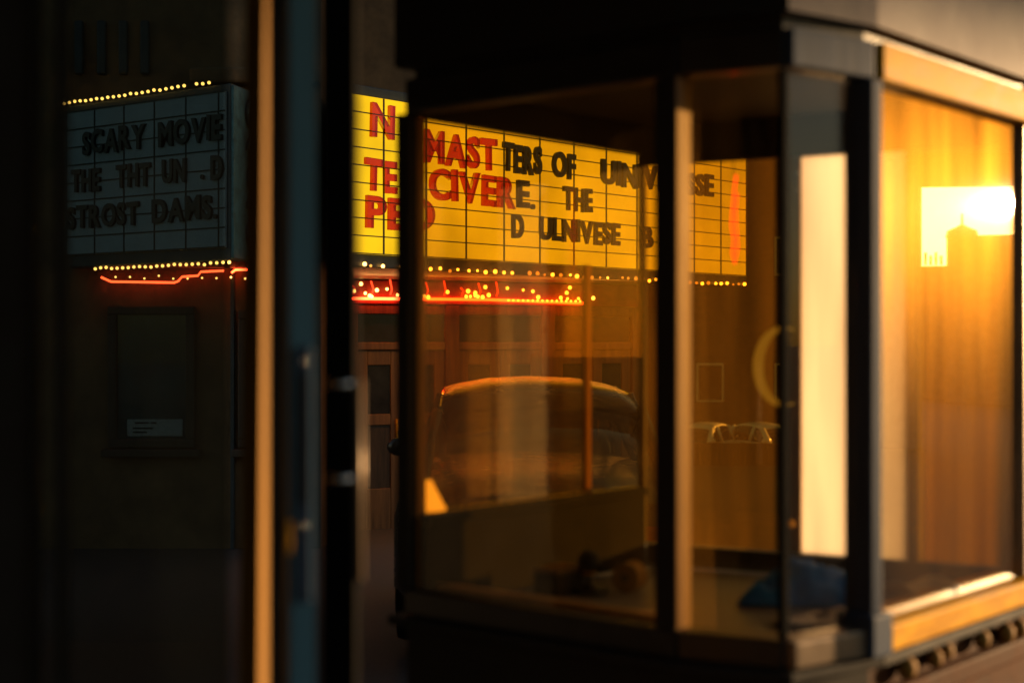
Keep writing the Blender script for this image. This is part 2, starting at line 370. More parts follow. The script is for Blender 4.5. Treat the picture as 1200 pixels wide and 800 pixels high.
# corner posts
def post(p, q, s0, s1, o0, o1, m, z0=0.946, z1=2.085, name="post"):
    return MB().seg(along(p, q, s0), along(p, q, s1), o0, o1, z0, z1).build(name, m, booth, bevel=0.003)
post(A0, AB, -0.028, 0.010, -0.05, 0.012, M['soot'])  # black carries the shade on the front of the post
post(A0, AB, 0.0102, 0.0135, -0.05, -0.02, M['bead'], name='glazing_bead')  # lighter strip puts the sunlit side of the post into colour
post(AB, A0, 0.0, 0.050, -0.012, 0.046, M['soot'])
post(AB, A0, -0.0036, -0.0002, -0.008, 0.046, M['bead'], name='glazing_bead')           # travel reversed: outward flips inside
post(BC, CD, -0.009, 0.009, -0.012, 0.004, M['velvet'])
MB().seg(along(BC, CD, 0.222), along(BC, CD, 0.256), -0.045, 0.03, 0.946, 2.085).build("post", M['steel'], booth, bevel=0.004)
MB().seg(along(BC, CD, 0.205), along(CD, DF, 0.03), -0.05, 0.045, 0.886, 0.975).build("post_foot", M['steel'], booth, bevel=0.006)
post(DF, CD, 0.0, 0.04, -0.005, 0.045, M['bronze'])
post(EF, A0, -0.004, 0.010, -0.02, 0.004, M['soot'])
# headers
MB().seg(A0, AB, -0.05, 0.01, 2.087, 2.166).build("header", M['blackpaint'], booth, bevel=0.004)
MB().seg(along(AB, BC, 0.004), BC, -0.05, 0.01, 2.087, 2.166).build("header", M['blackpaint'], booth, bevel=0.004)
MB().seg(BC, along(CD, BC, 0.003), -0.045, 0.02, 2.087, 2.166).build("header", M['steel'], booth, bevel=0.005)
MB().seg(along(CD, DF, 0.012), DF, -0.03, 0.028, 2.087, 2.166).build("header", M['brass'], booth, bevel=0.005)  # gold of the low sun put into the header colour
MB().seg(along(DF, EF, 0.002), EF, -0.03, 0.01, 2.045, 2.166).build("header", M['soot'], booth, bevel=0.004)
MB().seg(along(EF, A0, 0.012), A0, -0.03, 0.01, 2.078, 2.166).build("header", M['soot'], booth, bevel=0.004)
ringband(-0.03, -0.012, 2.167, 2.195).build("shadow_gap", M['blackpaint'], booth)
ringband(-0.06, 0.022, 2.196, 2.72, (0, 1, 5)).build("fascia", M['soot'], booth)  # shaded run of the same fascia, its darkness put into the colour
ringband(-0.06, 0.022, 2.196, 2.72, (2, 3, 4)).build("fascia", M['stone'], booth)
mb = MB(); mb.quadbox(inset(-0.062), 2.15, 2.70); mb.build("ceiling", M['soot'], booth)
# glass
def pane(p, q, z0, z1, m, o=-0.012, t=0.006):
    return MB().seg(p, q, o - t, o, z0, z1).build("pane", m, booth)
pane(along(A0, AB, 0.014), along(AB, A0, 0.054), 0.947, 2.086, M['p_front'])
pane(along(AB, BC, 0.01), along(BC, AB, 0.014), 0.947, 2.086, M['p_front'])
pane(along(BC, CD, 0.014), along(BC, CD, 0.220), 0.947, 2.086, M['p_corner'])
pane(along(CD, DF, 0.034), along(DF, CD, 0.042), 0.947, 2.086, M['p_side'])
# left wall: dado below, glass above, bar and pane standing in for a reflected rectangle
MB().seg(along(EF, A0, 0.03), along(A0, EF, 0.03), -0.04, 0.0, 0.905, 1.10).build("dado", M['velvet'], booth, bevel=0.003)
MB().seg(along(EF, A0, 0.03), along(A0, EF, 0.03), -0.048, 0.006, 1.102, 1.124).build("dado_rail", M['velvet'], booth, bevel=0.003)
MB().seg(along(A0, EF, 0.742), along(A0, EF, 0.765), -0.062, -0.045, 1.126, 1.755).build("screen_edge", M['ochre'], booth, bevel=0.002)  # bar made up for a reflected edge
pane(along(A0, EF, 0.12), along(A0, EF, 0.74), 1.128, 1.75, M['p_left'], o=-0.052)
MB().seg(along(A0, EF, 0.12), along(A0, EF, 0.765), -0.062, -0.049, 1.10, 1.126).build("screen_rail", M['velvet'], booth, bevel=0.002)
pane(along(EF, A0, 0.012), along(A0, EF, 0.03), 1.126, 2.076, M['p_left'])
# back wall (travel DF -> EF), positions measured from EF
def B(s): return along(EF, DF, s)
LB = 1.066
def bseg(s0, s1, o0, o1, z0, z1): return MB().seg(B(s1), B(s0), o0, o1, z0, z1)
bseg(0.03, LB - 0.05, -0.03, 0.0, 0.905, 0.962).build("back_rail", M['blackpaint'], booth, bevel=0.003)
bseg(0.008, 0.418, -0.018, -0.012, 0.964, 2.043).build("pane", M['p_back'], booth)
bseg(0.42, 0.448, -0.035, 0.008, 0.964, 2.043).build("post", M['darkwood'], booth, bevel=0.003)
bseg(0.449, 0.478, -0.022, 0.004, 0.964, 2.043).build("door_jamb", M['ochre'], booth, bevel=0.003)
fd = bseg(0.48, 0.765, -0.016, -0.010, 0.964, 2.043).build("frosted_panel", M['frost'], booth)
fd["label"] = "sunlit white frosted panel at the back"
kb = MB(); P = B(0.464); kb.lathe((P[0] - 0.02, P[1] - 0.03, 1.045), [(0.002, 0), (0.010, 0.004), (0.012, 0.012), (0.008, 0.02), (0.004, 0.03)], 12, Vector((-0.464, -0.886, 0)).normalized())
kb.build("knob", M['brass'], fd, smooth=True)
hk = MB(); P = B(0.472); hk.tube([(P[0] - .01, P[1] - .02, 2.0), (P[0] - .02, P[1] - .04, 1.99), (P[0] - .02, P[1] - .045, 1.96), (P[0] - .015, P[1] - .035, 1.945)], 0.005); hk.build("hook", M['blackpaint'], fd, smooth=True)
bseg(0.767, 0.795, -0.03, 0.006, 0.964, 2.043).build("post", M['darkwood'], booth, bevel=0.003)
bseg(0.796, 0.806, -0.026, 0.002, 0.964, 2.043).build("trim_strip", M['frostyellow'], booth)
bseg(0.807, 1.0, -0.016, -0.012, 0.964, 2.043).build("blind", M['curtain'], booth)
bseg(1.001, 1.03, -0.03, 0.004, 0.964, 2.043).build("post", M['darkwood'], booth, bevel=0.003)
# round knobs under the street side sill
base = None
for i, q_ in enumerate((0.13, 0.27, 0.33, 0.52, 0.66, 0.74)):
    P = along(CD, DF, q_); n = Vector((0.748, -0.664))
    if base is None:
        mb = MB(); mb.lathe((0, 0, 0), [(0.008, -0.01), (0.024, 0.0), (0.027, 0.012), (0.018, 0.026), (0.004, 0.031)], 14, Vector((n.x, n.y, 0)))
        base = mb.build("sill_stud", M['ochre'], booth, smooth=True, loc=(P[0] + n.x * 0.012, P[1] + n.y * 0.012, 0.838))
    else:
        inst(base, booth, Matrix.Translation((P[0] + n.x * 0.012, P[1] + n.y * 0.012, 0.838 + random.uniform(-.008, .008))) @ Matrix.Scale(random.uniform(.75, 1.2), 4))
MB().seg(along(CD, DF, 0.04), DF, 0.002, 0.03, 0.755, 0.806).build("lower_moulding", M['rust'], booth, bevel=0.008)

# ================================================================ THINGS IN THE BOOTH
CT = 0.9055
lamp = thing("table_lamp", "small table lamp with glowing amber cone shade behind the booth's left post", "lamp")
lx, ly = -0.212, 3.52
MB().lathe((lx, ly, 0), [(0.045, CT + 0.001), (0.045, CT + 0.012), (0.014, CT + 0.022), (0.009, CT + 0.06), (0.012, CT + 0.12), (0.007, CT + 0.17), (0.007, 1.16)], 18).build("stem", M['bronze'], lamp, smooth=True)
mb = MB(); mb.grid(lambda u, v: (lx + (0.062 - 0.050 * v) * math.cos(2 * math.pi * u), ly + (0.062 - 0.050 * v) * math.sin(2 * math.pi * u), 1.098 + 0.098 * v), 28, 4)
mb.build("lamp_shade", M['shade'], lamp, smooth=True, solid=0.003)
mic = thing("desk_microphone", "black ball headed desk microphone on the counter behind the ticket window", "microphone")
mx_, my_ = 0.196, 3.60
MB().lathe((mx_, my_, 0), [(0.045, CT + 0.001), (0.048, CT + 0.008), (0.04, CT + 0.018), (0.008, CT + 0.022), (0.007, CT + 0.05)], 20).build("base", M['blackpaint'], mic, smooth=True)
MB().ball((mx_ + 0.0, my_, CT + 0.078), 0.030, 18).build("head", M['rubber'], mic, smooth=True)
MB().lathe((mx_ + 0.0, my_, CT + 0.046), [(0.01, 0), (0.018, 0.003), (0.018, 0.012), (0.01, 0.015)], 16).build("collar", M['brass'], mic, smooth=True)
box = thing("card_box", "low dark box with an orange lit lid on the counter beside the microphone", "box")
MB().obox((0.12, 3.60, CT + 0.028), Vector((.664, .748, 0)), Vector((-.748, .664, 0)), Vector((0, 0, 1)), 0.055, 0.04, 0.027).build("body", M['blackpaint'], box, bevel=0.004)
MB().obox((0.12, 3.60, CT + 0.060), Vector((.664, .748, 0)), Vector((-.748, .664, 0)), Vector((0, 0, 1)), 0.057, 0.042, 0.004).build("lid", M['amberwood'], box, bevel=0.002)
tb = thing("ticket_roll", "roll of orange tickets lying on the counter right of the microphone", "ticket roll")
MB().lathe((0.30, 3.62, CT + 0.038), [(0.012, -0.03), (0.037, -0.03), (0.037, 0.03), (0.012, 0.03)], 24, Vector((.5, .86, 0)).normalized()).build("roll", M['ochre'], tb, bevel=0.002)
MB().lathe((0.30, 3.62, CT + 0.038), [(0.011, -0.034), (0.011, 0.034)], 14, Vector((.5, .86, 0)).normalized()).build("core", M['blackpaint'], tb)
def clothf(u, v):
    x = (u - 0.5) * 0.30; y = (v - 0.5) * 0.15
    h = 0.024 + 0.066 * math.exp(-((u - 0.6) ** 2 * 6 + (v - 0.55) ** 2 * 7)) + 0.012 * math.sin(11 * u + 5 * v) + 0.010 * math.sin(19 * v - 8 * u) + 0.006 * math.sin(31 * u + 13 * v)
    ed = min(u, 1 - u, v, 1 - v)
    return Vector((0.70 + x * 0.95 + y * 0.25, 3.46 - x * 0.12 + y, CT + 0.004 + h * min(1, ed * 7)))
mb = MB(); mb.grid(clothf, 28, 18)
tag(mb.build("cloth", M['bluecloth'], smooth=True, solid=0.004), "crumpled bright blue cloth heaped on the booth counter", "cloth")
def sheet(name, c, ax, wd, ln, label, curl=0.01):
    a = rad(ax); dx, dy = Vector((math.cos(a), math.sin(a), 0)), Vector((-math.sin(a), math.cos(a), 0))
    mb = MB(); mb.grid(lambda u, v: Vector(c) + dx * (u - .5) * wd + dy * (v - .5) * ln + Vector((0, 0, curl * (u - .5) ** 2 * 4 + 0.5 * curl * math.sin(5 * v))), 10, 10)
    return tag(mb.build(name, M['paper'], smooth=True, solid=0.0015), label, "paper")
sheet("paper_sheet", (0.66, 3.20, CT + 0.008), 25, 0.15, 0.11, "white paper sheet on the counter in front of the blue cloth")
sheet("paper_sheet", (0.70, 3.13, CT + 0.03), 50, 0.07, 0.05, "small bright slip of paper lying on top of the counter paper at the front corner", 0.012)
sheet("paper_sheet", (0.93, 3.36, CT + 0.02), 38, 0.16, 0.19, "curled pale paper behind the brass street side sill", 0.04)
# red neon squiggle hung on the back glass and a glowing arc standing in for a reflected light
nx = B(0.295); nd = Vector((0.886, -0.464))
ns = thing("neon_sign", "small red neon flame squiggle hanging on the amber back glass", "neon sign")
pts = []
for u, z in ((0.012, 2.0), (0.004, 1.96), (-0.004, 1.91), (-0.010, 1.86), (0.002, 1.82), (-0.006, 1.785), (0.004, 1.755), (0.018, 1.80), (0.012, 1.85), (0.008, 1.90), (0.016, 1.95)):
    pts.append((nx[0] + nd.x * u * .6 - 0.02, nx[1] + nd.y * u * .6 - 0.045, z))
MB().tube(pts, 0.003).build("tube", M['neon2'], ns, smooth=True)
MB().tube([(nx[0] - .02, nx[1] - .045, 2.0), (nx[0] - .02, nx[1] - .04, 2.06)], 0.0015, 6).build("cord", M['rubber'], ns)
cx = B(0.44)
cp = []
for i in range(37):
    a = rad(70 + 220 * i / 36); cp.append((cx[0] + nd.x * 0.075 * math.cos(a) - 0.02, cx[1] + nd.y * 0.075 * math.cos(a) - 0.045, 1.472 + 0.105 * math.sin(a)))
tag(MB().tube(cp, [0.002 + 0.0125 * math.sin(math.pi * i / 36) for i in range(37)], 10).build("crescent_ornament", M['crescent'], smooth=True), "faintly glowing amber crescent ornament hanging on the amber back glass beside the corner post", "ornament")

# ================================================================ ENTRANCE DOOR (left)
door = thing("glass_door", "tall tinted glass entrance door with pale blue metal stile and lock plate", "door")
YD = 2.0
mb = MB(); vs = []
for z_, yn in ((0.0, YD - 0.0), (1.1, YD + 0.06), (2.75, YD + 0.14)):
    vs.append([mb.bm.verts.new(p) for p in ((-0.396, yn, z_), (-0.366, yn, z_), (-0.366, YD + 0.21, z_), (-0.396, YD + 0.21, z_))])
for a_, b_ in zip(vs, vs[1:]):
    for k in range(4): mb.bm.faces.new((a_[k], a_[(k + 1) % 4], b_[(k + 1) % 4], b_[k]))
mb.bm.faces.new(vs[0][::-1]); mb.bm.faces.new(vs[-1])
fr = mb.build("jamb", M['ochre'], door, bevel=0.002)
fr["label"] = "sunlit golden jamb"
MB().box(-0.341, -0.320, YD - 0.015, YD + 0.01, 0.0, 2.75).build("stop_strip", M['blackpaint'], door, bevel=0.003)
a = rad(-22); sx = Vector((math.cos(a), -math.sin(a) * -1, 0)); sx = Vector((math.cos(rad(17)), math.sin(rad(17)), 0)); sy = Vector((-sx.y, sx.x, 0)); sz = Vector((0, 0, 1))
SCN = Vector((-0.2975, YD + 0.0, 0))
st = MB().obox(SCN + sz * 1.375, sx, sy, sz, 0.0185, 0.02, 1.375).build("stile", M['alu'], door, bevel=0.002)
MB().obox(SCN + sz * 1.375 + sx * 0.0196, sx, sy, sz, 0.001, 0.0195, 1.37).build("seal", M['velvet'], st)  # dark strip added to keep the stile's sunward side in shade
pl = MB().obox(SCN - sy * 0.0215 + sz * 1.355 , sx, sy, sz, 0.012, 0.0035, 0.178).build("lock_plate", M['steel'], door, bevel=0.002)
MB().obox(SCN - sy * 0.0252 + sz * 1.405, sx, sy, sz, 0.006, 0.0012, 0.09).build("slot", M['rubber'], pl)
for zz in (1.512, 1.285): MB().ball(SCN - sy * 0.026 + sz * zz, 0.0035, 10).build("screw", M['chrome'], pl, smooth=True)
MB().obox(SCN - sy * 0.024 - sx * 0.0195 + sz * 1.27, sx, sy, sz, 0.0025, 0.006, 0.022).build("latch", M['brass'], pl, bevel=0.001)
MB().box(-0.272, -0.222, YD + 0.02, YD + 0.06, 0.0, 2.75).build("edge_panel", M['velvet'], door, bevel=0.002)
for zz in (1.48, 1.346): MB().tube([(-0.262, YD + 0.012, zz), (-0.226, YD + 0.012, zz)], 0.005, 12).build("pull_bar", M['chrome'], door, smooth=True)
MB().tube([(-0.2175, YD + 0.03, 1.20), (-0.2175, YD + 0.03, 1.485)], 0.006, 12).build("edge_bar", M['bronze'], door, smooth=True)  # bar shaped to stand in for a soft warm highlight
MB().box(-0.624, -0.398, YD - 0.004, YD + 0.004, 0.06, 2.75).build("pane", M['p_door'], door)
MB().box(-0.637, -0.625, YD - 0.02, YD + 0.012, 0.0, 2.75).build("stile", M['soot'], door, bevel=0.003)
MB().box(-0.624, -0.398, YD - 0.02, YD + 0.02, 0.0, 0.058).build("bottom_rail", M['soot'], door, bevel=0.003)
sidel = thing("sidelight_window", "dark narrow window panel at the far left edge beside the glass door", "window")
MB().box(-0.664, -0.638, YD - 0.004, YD + 0.004, 0.06, 2.75).build("pane", M['p_door'], sidel)
MB().box(-0.672, -0.665, YD - 0.02, YD + 0.012, 0.0, 2.75).build("post", M['soot'], sidel, bevel=0.002)
MB().box(-0.95, -0.673, YD - 0.01, YD + 0.02, 0.0, 2.75).build("panel", M['alcove'], sidel, bevel=0.003)

# ================================================================ ALCOVE (unseen, added around the camera to block the sky)
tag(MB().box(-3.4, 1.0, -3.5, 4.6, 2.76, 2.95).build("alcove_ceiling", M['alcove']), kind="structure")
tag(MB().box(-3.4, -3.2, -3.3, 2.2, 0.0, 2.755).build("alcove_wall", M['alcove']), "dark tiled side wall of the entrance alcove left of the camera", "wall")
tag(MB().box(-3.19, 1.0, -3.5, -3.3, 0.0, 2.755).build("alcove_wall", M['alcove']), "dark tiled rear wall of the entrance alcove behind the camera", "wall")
tag(MB().box(-3.6, -3.21, 2.21, 9.0, -1.0, 9.0).build("side_building", M['alcove']), "dark plain building flank at the left edge of the street", "building")  # added so the front glass mirrors no open sky
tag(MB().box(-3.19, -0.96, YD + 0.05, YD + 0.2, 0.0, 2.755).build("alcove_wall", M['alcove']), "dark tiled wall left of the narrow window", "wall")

# ================================================================ UNLIT MARQUEE AND ITS BUILDING (left, across the street)
LO, LE = (-4.48, 14.3), (-2.57, 13.0); LDv = (LE[0] - LO[0], LE[1] - LO[1]); LLen = math.hypot(*LDv)
lm = thing("theatre_marquee", "unlit teal grey marquee with three rows of black letters seen through the glass door", "marquee", "theatre marquees")
MB().quadbox([LO, LE, (-2.36, 13.75), (-2.36, 14.47), (-4.48, 14.47)], 2.28, 3.90).build("body", M['signframe'], lm, bevel=0.01)
MB().seg(LO, along(LE, LO, 0.05), 0.002, 0.022, 2.40, 3.83).build("letter_panel", M['signwhite'], lm)
mb = MB()
for i in range(9): mb.seg(LO, along(LE, LO, 0.05), 0.0225, 0.030, 2.40 + i * 0.178, 2.412 + i * 0.178)
for i in range(6): mb.seg(along(LO, LE, 0.02 + 0.43 * i), along(LO, LE, 0.034 + 0.43 * i), 0.0225, 0.029, 2.412, 3.82)
mb.build("letter_track", M['track'], lm)
LF = (LO, LDv, 0.038)
for t, u0, u1, z, h in (("SCARY", 0.30, 1.21, 3.385, 0.235), ("MOVIE", 1.40, 2.235, 3.385, 0.235), ("THE", 0.13, 0.56, 3.025, 0.225),
                        ("THT", 0.80, 1.28, 3.025, 0.225), ("UN", 1.45, 1.76, 3.025, 0.225), (".", 1.96, 2.0, 3.03, 0.22), ("D", 2.10, 2.25, 3.025, 0.225),
                        ("STROST", 0.07, 1.12, 2.66, 0.225), ("DAMS.", 1.31, 2.17, 2.66, 0.225)):
    word(lm, t, M['letterblack'], LF, u0, u1, z, h)
# ornamental end panel facing the corner
op = MB().seg(LE, (-2.37, 13.75), 0.002, 0.03, 2.30, 3.88).build("ornament_panel", M['tealmetal'], lm, bevel=0.008)
d = Vector((0.2, 0.75, 0)).normalized(); nn = Vector((d.y, -d.x, 0))
mb = MB()
for zc, r, s in ((3.65, 0.15, 1), (3.32, 0.11, -1), (3.05, 0.12, 1), (2.78, 0.10, -1), (2.52, 0.14, 1)):
    pp = [Vector((LE[0], LE[1], zc)) + d * (0.36 + s * r * (1 - k / 26) * math.cos(k * 0.42)) + nn * 0.045 + Vector((0, 0, 1.2 * r * (1 - k / 26) * math.sin(k * 0.42))) for k in range(24)]
    mb.tube(pp, 0.022, 6)
mb.build("scrollwork", M['tealmetal'], op, smooth=True)
bsrc = MB().ball((0, 0, 0), 0.016, 10).build("bulb", M['bulb'], lm, smooth=True)
LD = Vector(LDv).normalized(); LN = Vector((LD.y, -LD.x))
bsrc.location = (LO[0] + LN.x * .03, LO[1] + LN.y * .03, 3.925)
for i in range(1, 26):
    u = 2.06 * i / 25
    if i == 22: continue
    inst(bsrc, lm, Matrix.Translation((LO[0] + LD.x * u + LN.x * .03, LO[1] + LD.y * u + LN.y * .03, 3.925 + random.uniform(-.006, .006))))
for i in range(24):
    u = 0.45 + 1.85 * i / 23
    inst(bsrc, lm, Matrix.Translation((LO[0] + LD.x * u + LN.x * .01, LO[1] + LD.y * u + LN.y * .01, 2.262 + random.uniform(-.012, .004))))
for i in range(12):
    inst(bsrc, lm, Matrix.Translation((-4.0 + 1.6 * i / 11, 14.35, 2.19 + random.uniform(-.02, .03))) @ Matrix.Scale(0.7, 4))
# red neon step line under the soffit
mb = MB(); mb.tube([(-4.16, 14.40, 2.19), (-4.06, 14.40, 2.145), (-3.42, 14.40, 2.135), (-3.38, 14.40, 2.15), (-3.34, 14.40, 2.195), (-3.18, 14.40, 2.205), (-3.15, 14.40, 2.245), (-2.92, 14.40, 2.255)], 0.012, 8)
mb.build("neon_tube", M['neon'], lm, smooth=True)
MB().tube([(-2.84, 14.40, 2.235), (-2.80, 14.40, 2.265), (-2.68, 14.40, 2.265)], 0.012, 8).build("neon_tube", M['neon'], lm, smooth=True)

tl = thing("theatre_building", "dark plastered theatre building behind the unlit marquee", "building")
MB().box(-14, -1.95, 14.5, 19, -1.2, 9.0).build("wall", M['plaster'], tl)
MB().box(-3.25, -1.93, 14.30, 14.498, 4.14, 4.30).build("ledge", M['plaster'], tl, bevel=0.03)
mb = MB()
for x in (-4.45, -4.22, -4.0, -3.78): mb.box(x, x + 0.09, 14.44, 14.499, 4.25, 4.80)
mb.build("relief", M['signframe'], tl, bevel=0.02)
MB().box(-2.86, -2.82, 14.43, 14.499, -0.6, 2.27).build("downpipe", M['signframe'], tl, bevel=0.01)
def poster_case(x0, x1, z0, z1, label, note=True):
    t = thing("poster_case", label, "poster case", "poster cases on the theatre wall")
    y = 14.5; b = 0.09
    mb = MB(); mb.box(x0, x1, y - .09, y - .002, z0, z0 + b); mb.box(x0, x1, y - .09, y - .002, z1 - b, z1)
    mb.box(x0, x0 + b, y - .09, y - .002, z0 + b, z1 - b); mb.box(x1 - b, x1, y - .09, y - .002, z0 + b, z1 - b)
    mb.build("frame", M['darkwood'], t, bevel=0.012)
    MB().box(x0 + b, x1 - b, y - .03, y - .02, z0 + b, z1 - b).build("poster", M['poster'], t)
    if note:
        MB().box(x0 + b + .10, x1 - b - .04, y - .045, y - .035, z0 + b + .03, z0 + b + .20).build("notice", M['paper'], t)
        mb = MB()
        for k, (u0, u1, zz) in enumerate(((.18, .32, .155), (.34, .40, .155), (.16, .36, .10), (.16, .30, .06))): mb.box(x0 + b + u0, x0 + b + u1, y - .049, y - .046, z0 + b + zz, z0 + b + zz + .018)
        # two lines of unreadable print
        mb.build("print", M['letterblack'], t)
    MB().box(x0 + b, x1 - b, y - .062, y - .056, z0 + b, z1 - b).build("pane", M['p_case'], t)
    MB().box(x0 - .06, x1 + .06, y - .13, y - .002, z0 - .09, z0 - .01).build("sill", M['darkwood'], t, bevel=0.01)
poster_case(-4.10, -3.22, 0.46, 1.90, "dark framed poster case with small white notice under the unlit marquee")
poster_case(-2.78, -2.30, 0.46, 1.86, "narrow poster case beside the golden jamb right of the wall pipe", False)

# ================================================================ LIT MARQUEE AND ITS CINEMA (centre)
RO = (-1.47, 14.0); RD = Vector((0.69, 0.724)).normalized(); RNm = Vector((RD.y, -RD.x)); RL = 6.62
def Rp(u, off=0.0): return (RO[0] + RD.x * u + RNm.x * off, RO[1] + RD.y * u + RNm.y * off)
rm = thing("theatre_marquee", "glowing yellow marquee with red and black letters seen through the booth glass", "marquee", "theatre marquees")
MB().quadbox([Rp(-0.45), Rp(RL), Rp(RL, -0.5), (-1.2, 16.9), (-1.9, 16.6)], 2.27, 4.06).build("body", M['signframe'], rm, bevel=0.01)
MB().seg(Rp(-0.40), Rp(RL - 0.03), 0.002, 0.03, 2.40, 3.965).build("letter_panel", M['litpanel'], rm)
mb = MB()
for i in range(10): mb.seg(Rp(-0.40), Rp(RL - 0.03), 0.0305, 0.040, 2.400 + i * 0.1725, 2.411 + i * 0.1725)
for i in range(13): mb.seg(Rp(-0.34 + 0.575 * i), Rp(-0.322 + 0.575 * i), 0.0305, 0.040, 2.412, 3.95)
mb.build("letter_track", M['track'], rm)
RF = ((Rp(0, 0)), (RD.x, RD.y), 0.05)
for t, m, u0, u1, z, h in (("N", 'red', 0.06, 0.36, 3.56, 0.34), ("TE", 'red', -0.02, 0.40, 3.02, 0.32), ("PED", 'red', 0.0, 0.92, 2.66, 0.32),
                           ("MAST", 'red', 0.78, 1.84, 3.37, 0.34), ("TERS", 'black', 1.93, 2.55, 3.38, 0.31), ("OF", 'black', 2.74, 3.12, 3.38, 0.29),
                           ("UINIVER", 'black', 3.58, 5.15, 3.37, 0.29), ("SSE", 'black', 5.24, 5.80, 3.38, 0.28),
                           ("CIVER", 'red', 0.86, 2.12, 2.99, 0.33), ("E.", 'black', 2.16, 2.44, 2.995, 0.30), ("THE", 'black', 2.92, 3.42, 3.02, 0.27),
                           ("D", 'black', 2.08, 2.26, 2.665, 0.26), ("ULNIVESE", 'black', 2.52, 3.92, 2.665, 0.26), ("B", 'black', 4.32, 4.56, 2.66, 0.26)):
    word(rm, t, M['letter' + m], RF, u0, u1, z, h)
rb = MB().ball((0, 0, 0), 0.022, 10).build("bulb", M['bulb'], rm, smooth=True); P = Rp(0.0, 0.03); rb.location = (P[0], P[1], 2.30)
for i in range(1, 50):
    if i in (3, 17, 29): continue
    u = -0.05 + 6.6 * i / 49; P = Rp(u + random.uniform(-.02, .02), 0.03)
    b_ = inst(rb, rm, Matrix.Translation((P[0], P[1], 2.285 + random.uniform(-.012, .012))) @ Matrix.Scale(random.uniform(.6, 1.15), 4))
    if random.random() < 0.35: b_.material_slots[0].link = 'OBJECT'; b_.material_slots[0].material = M['bulbdim']
FO = (-3.0, 16.2); FD = Vector((0.902, 0.431)).normalized(); FN = Vector((FD.y, -FD.x))
def Fp(s, off=0.0): return (FO[0] + FD.x * s + FN.x * off, FO[1] + FD.y * s + FN.y * off)
for i in range(34):
    s = 1.15 + 3.25 * random.random(); P = Fp(s, 0.16)
    z = random.choice((2.075, 2.08, 2.09, 2.14, 2.17, 2.2)) + random.uniform(-.015, .015)
    inst(rb, rm, Matrix.Translation((P[0], P[1], z)) @ Matrix.Scale(random.uniform(.8, 1.25), 4))
for i in range(16):
    P = Fp(3.2 + 1.0 * i / 15, 0.16); inst(rb, rm, Matrix.Translation((P[0], P[1], 2.045)) @ Matrix.Scale(0.7, 4))
mb = MB(); p0, p1, p2 = Fp(1.0, .14), Fp(2.9, .14), Fp(4.25, .14)
mb.tube([(p0[0], p0[1], 2.04), (p1[0], p1[1], 2.05), (p2[0], p2[1], 2.02)], 0.018, 8); mb.build("neon_tube", M['neon'], rm, smooth=True)
for k in range(9):
    s = 1.2 + 0.23 * k; P = Fp(s, .15)
    MB().tube([(P[0], P[1], 2.09), (P[0] + .02, P[1] + .01, 2.15), (P[0] - .01, P[1], 2.19 + 0.06 * (k % 3))], 0.012, 6).build("neon_tube", M['neon2'], rm, smooth=True)
lt = bpy.data.lights.new("soffit_lamp", 'AREA'); lo = bpy.data.objects.new("soffit_lamp", lt); COL.objects.link(lo)
lt.shape = 'RECTANGLE'; lt.size = 4.5; lt.size_y = 0.5; lt.energy = 28; lt.color = (1.0, 0.42, 0.1)
P = Fp(3.0, 0.9); lo.location = (P[0], P[1], 2.2); lo.rotation_euler = (rad(-25), 0, math.atan2(FD.y, FD.x)); lo.parent = rm

cb = thing("cinema_building", "wood fronted cinema entrance with pairs of glazed doors below the lit marquee", "building")
MB().seg(Fp(0), Fp(5.72), -0.3, 0.0, -1.2, 9.0).build("wall", M['plaster'], cb)
MB().seg(Fp(5.72, -0.302), Fp(5.72, -8), 0.0, 0.3, -1.4, 9.0).build("wall", M['brickred'], cb)
MB().seg(Fp(0.2), Fp(5.7), 0.003, 0.10, 1.98, 2.262).build("fascia_band", M['redband'], cb, bevel=0.01)
for s0 in (1.28, 2.58, 3.88):
    fr = MB(); W = 1.12
    fr.seg(Fp(s0 - .10), Fp(s0), .003, .09, -.9, 1.978); fr.seg(Fp(s0 + W), Fp(s0 + W + .10), .003, .09, -.9, 1.978)
    fr.seg(Fp(s0 + .001), Fp(s0 + W - .001), .003, .08, 1.44, 1.53); fr.seg(Fp(s0 + .001), Fp(s0 + W - .001), .003, .08, 1.86, 1.978)
    f = fr.build("door_frame", M['amberwood'], cb, bevel=0.01)
    MB().seg(Fp(s0 + .002), Fp(s0 + W - .002), .004, .03, 1.532, 1.858).build("transom", M['glassdark'], f)
    for k in (0, 1):
        a0 = s0 + .005 + k * (W / 2); a1 = a0 + W / 2 - .01
        lf = MB(); lf.seg(Fp(a0), Fp(a0 + .13), .004, .05, -.9, 1.435); lf.seg(Fp(a1 - .13), Fp(a1), .004, .05, -.9, 1.435)
        lf.seg(Fp(a0 + .131), Fp(a1 - .131), .004, .05, -.9, -.2); lf.seg(Fp(a0 + .131), Fp(a1 - .131), .004, .05, 1.26, 1.435); lf.seg(Fp(a0 + .131), Fp(a1 - .131), .004, .05, 0.55, 0.68)
        lo_ = lf.build("door", M['amberwood'], cb, bevel=0.008)
        MB().seg(Fp(a0 + .132), Fp(a1 - .132), .006, .03, .682, 1.258).build("window", M['glassdark'], lo_)
        MB().seg(Fp(a0 + .132), Fp(a1 - .132), .006, .03, -.198, .548).build("lower_panel", M['darkwood'], lo_)
        hx = Fp(a1 - .06 if k == 0 else a0 + .06, .075); MB().tube([(hx[0], hx[1], .35), (hx[0], hx[1], .62)], 0.014, 8).build("handle", M['brass'], lo_, smooth=True)
mb = MB()
for s0 in (0.35, 5.08): mb.seg(Fp(s0), Fp(s0 + 0.6), .003, .05, -.9, 1.9)
mb.build("pilaster", M['amberwood'], cb, bevel=0.02)

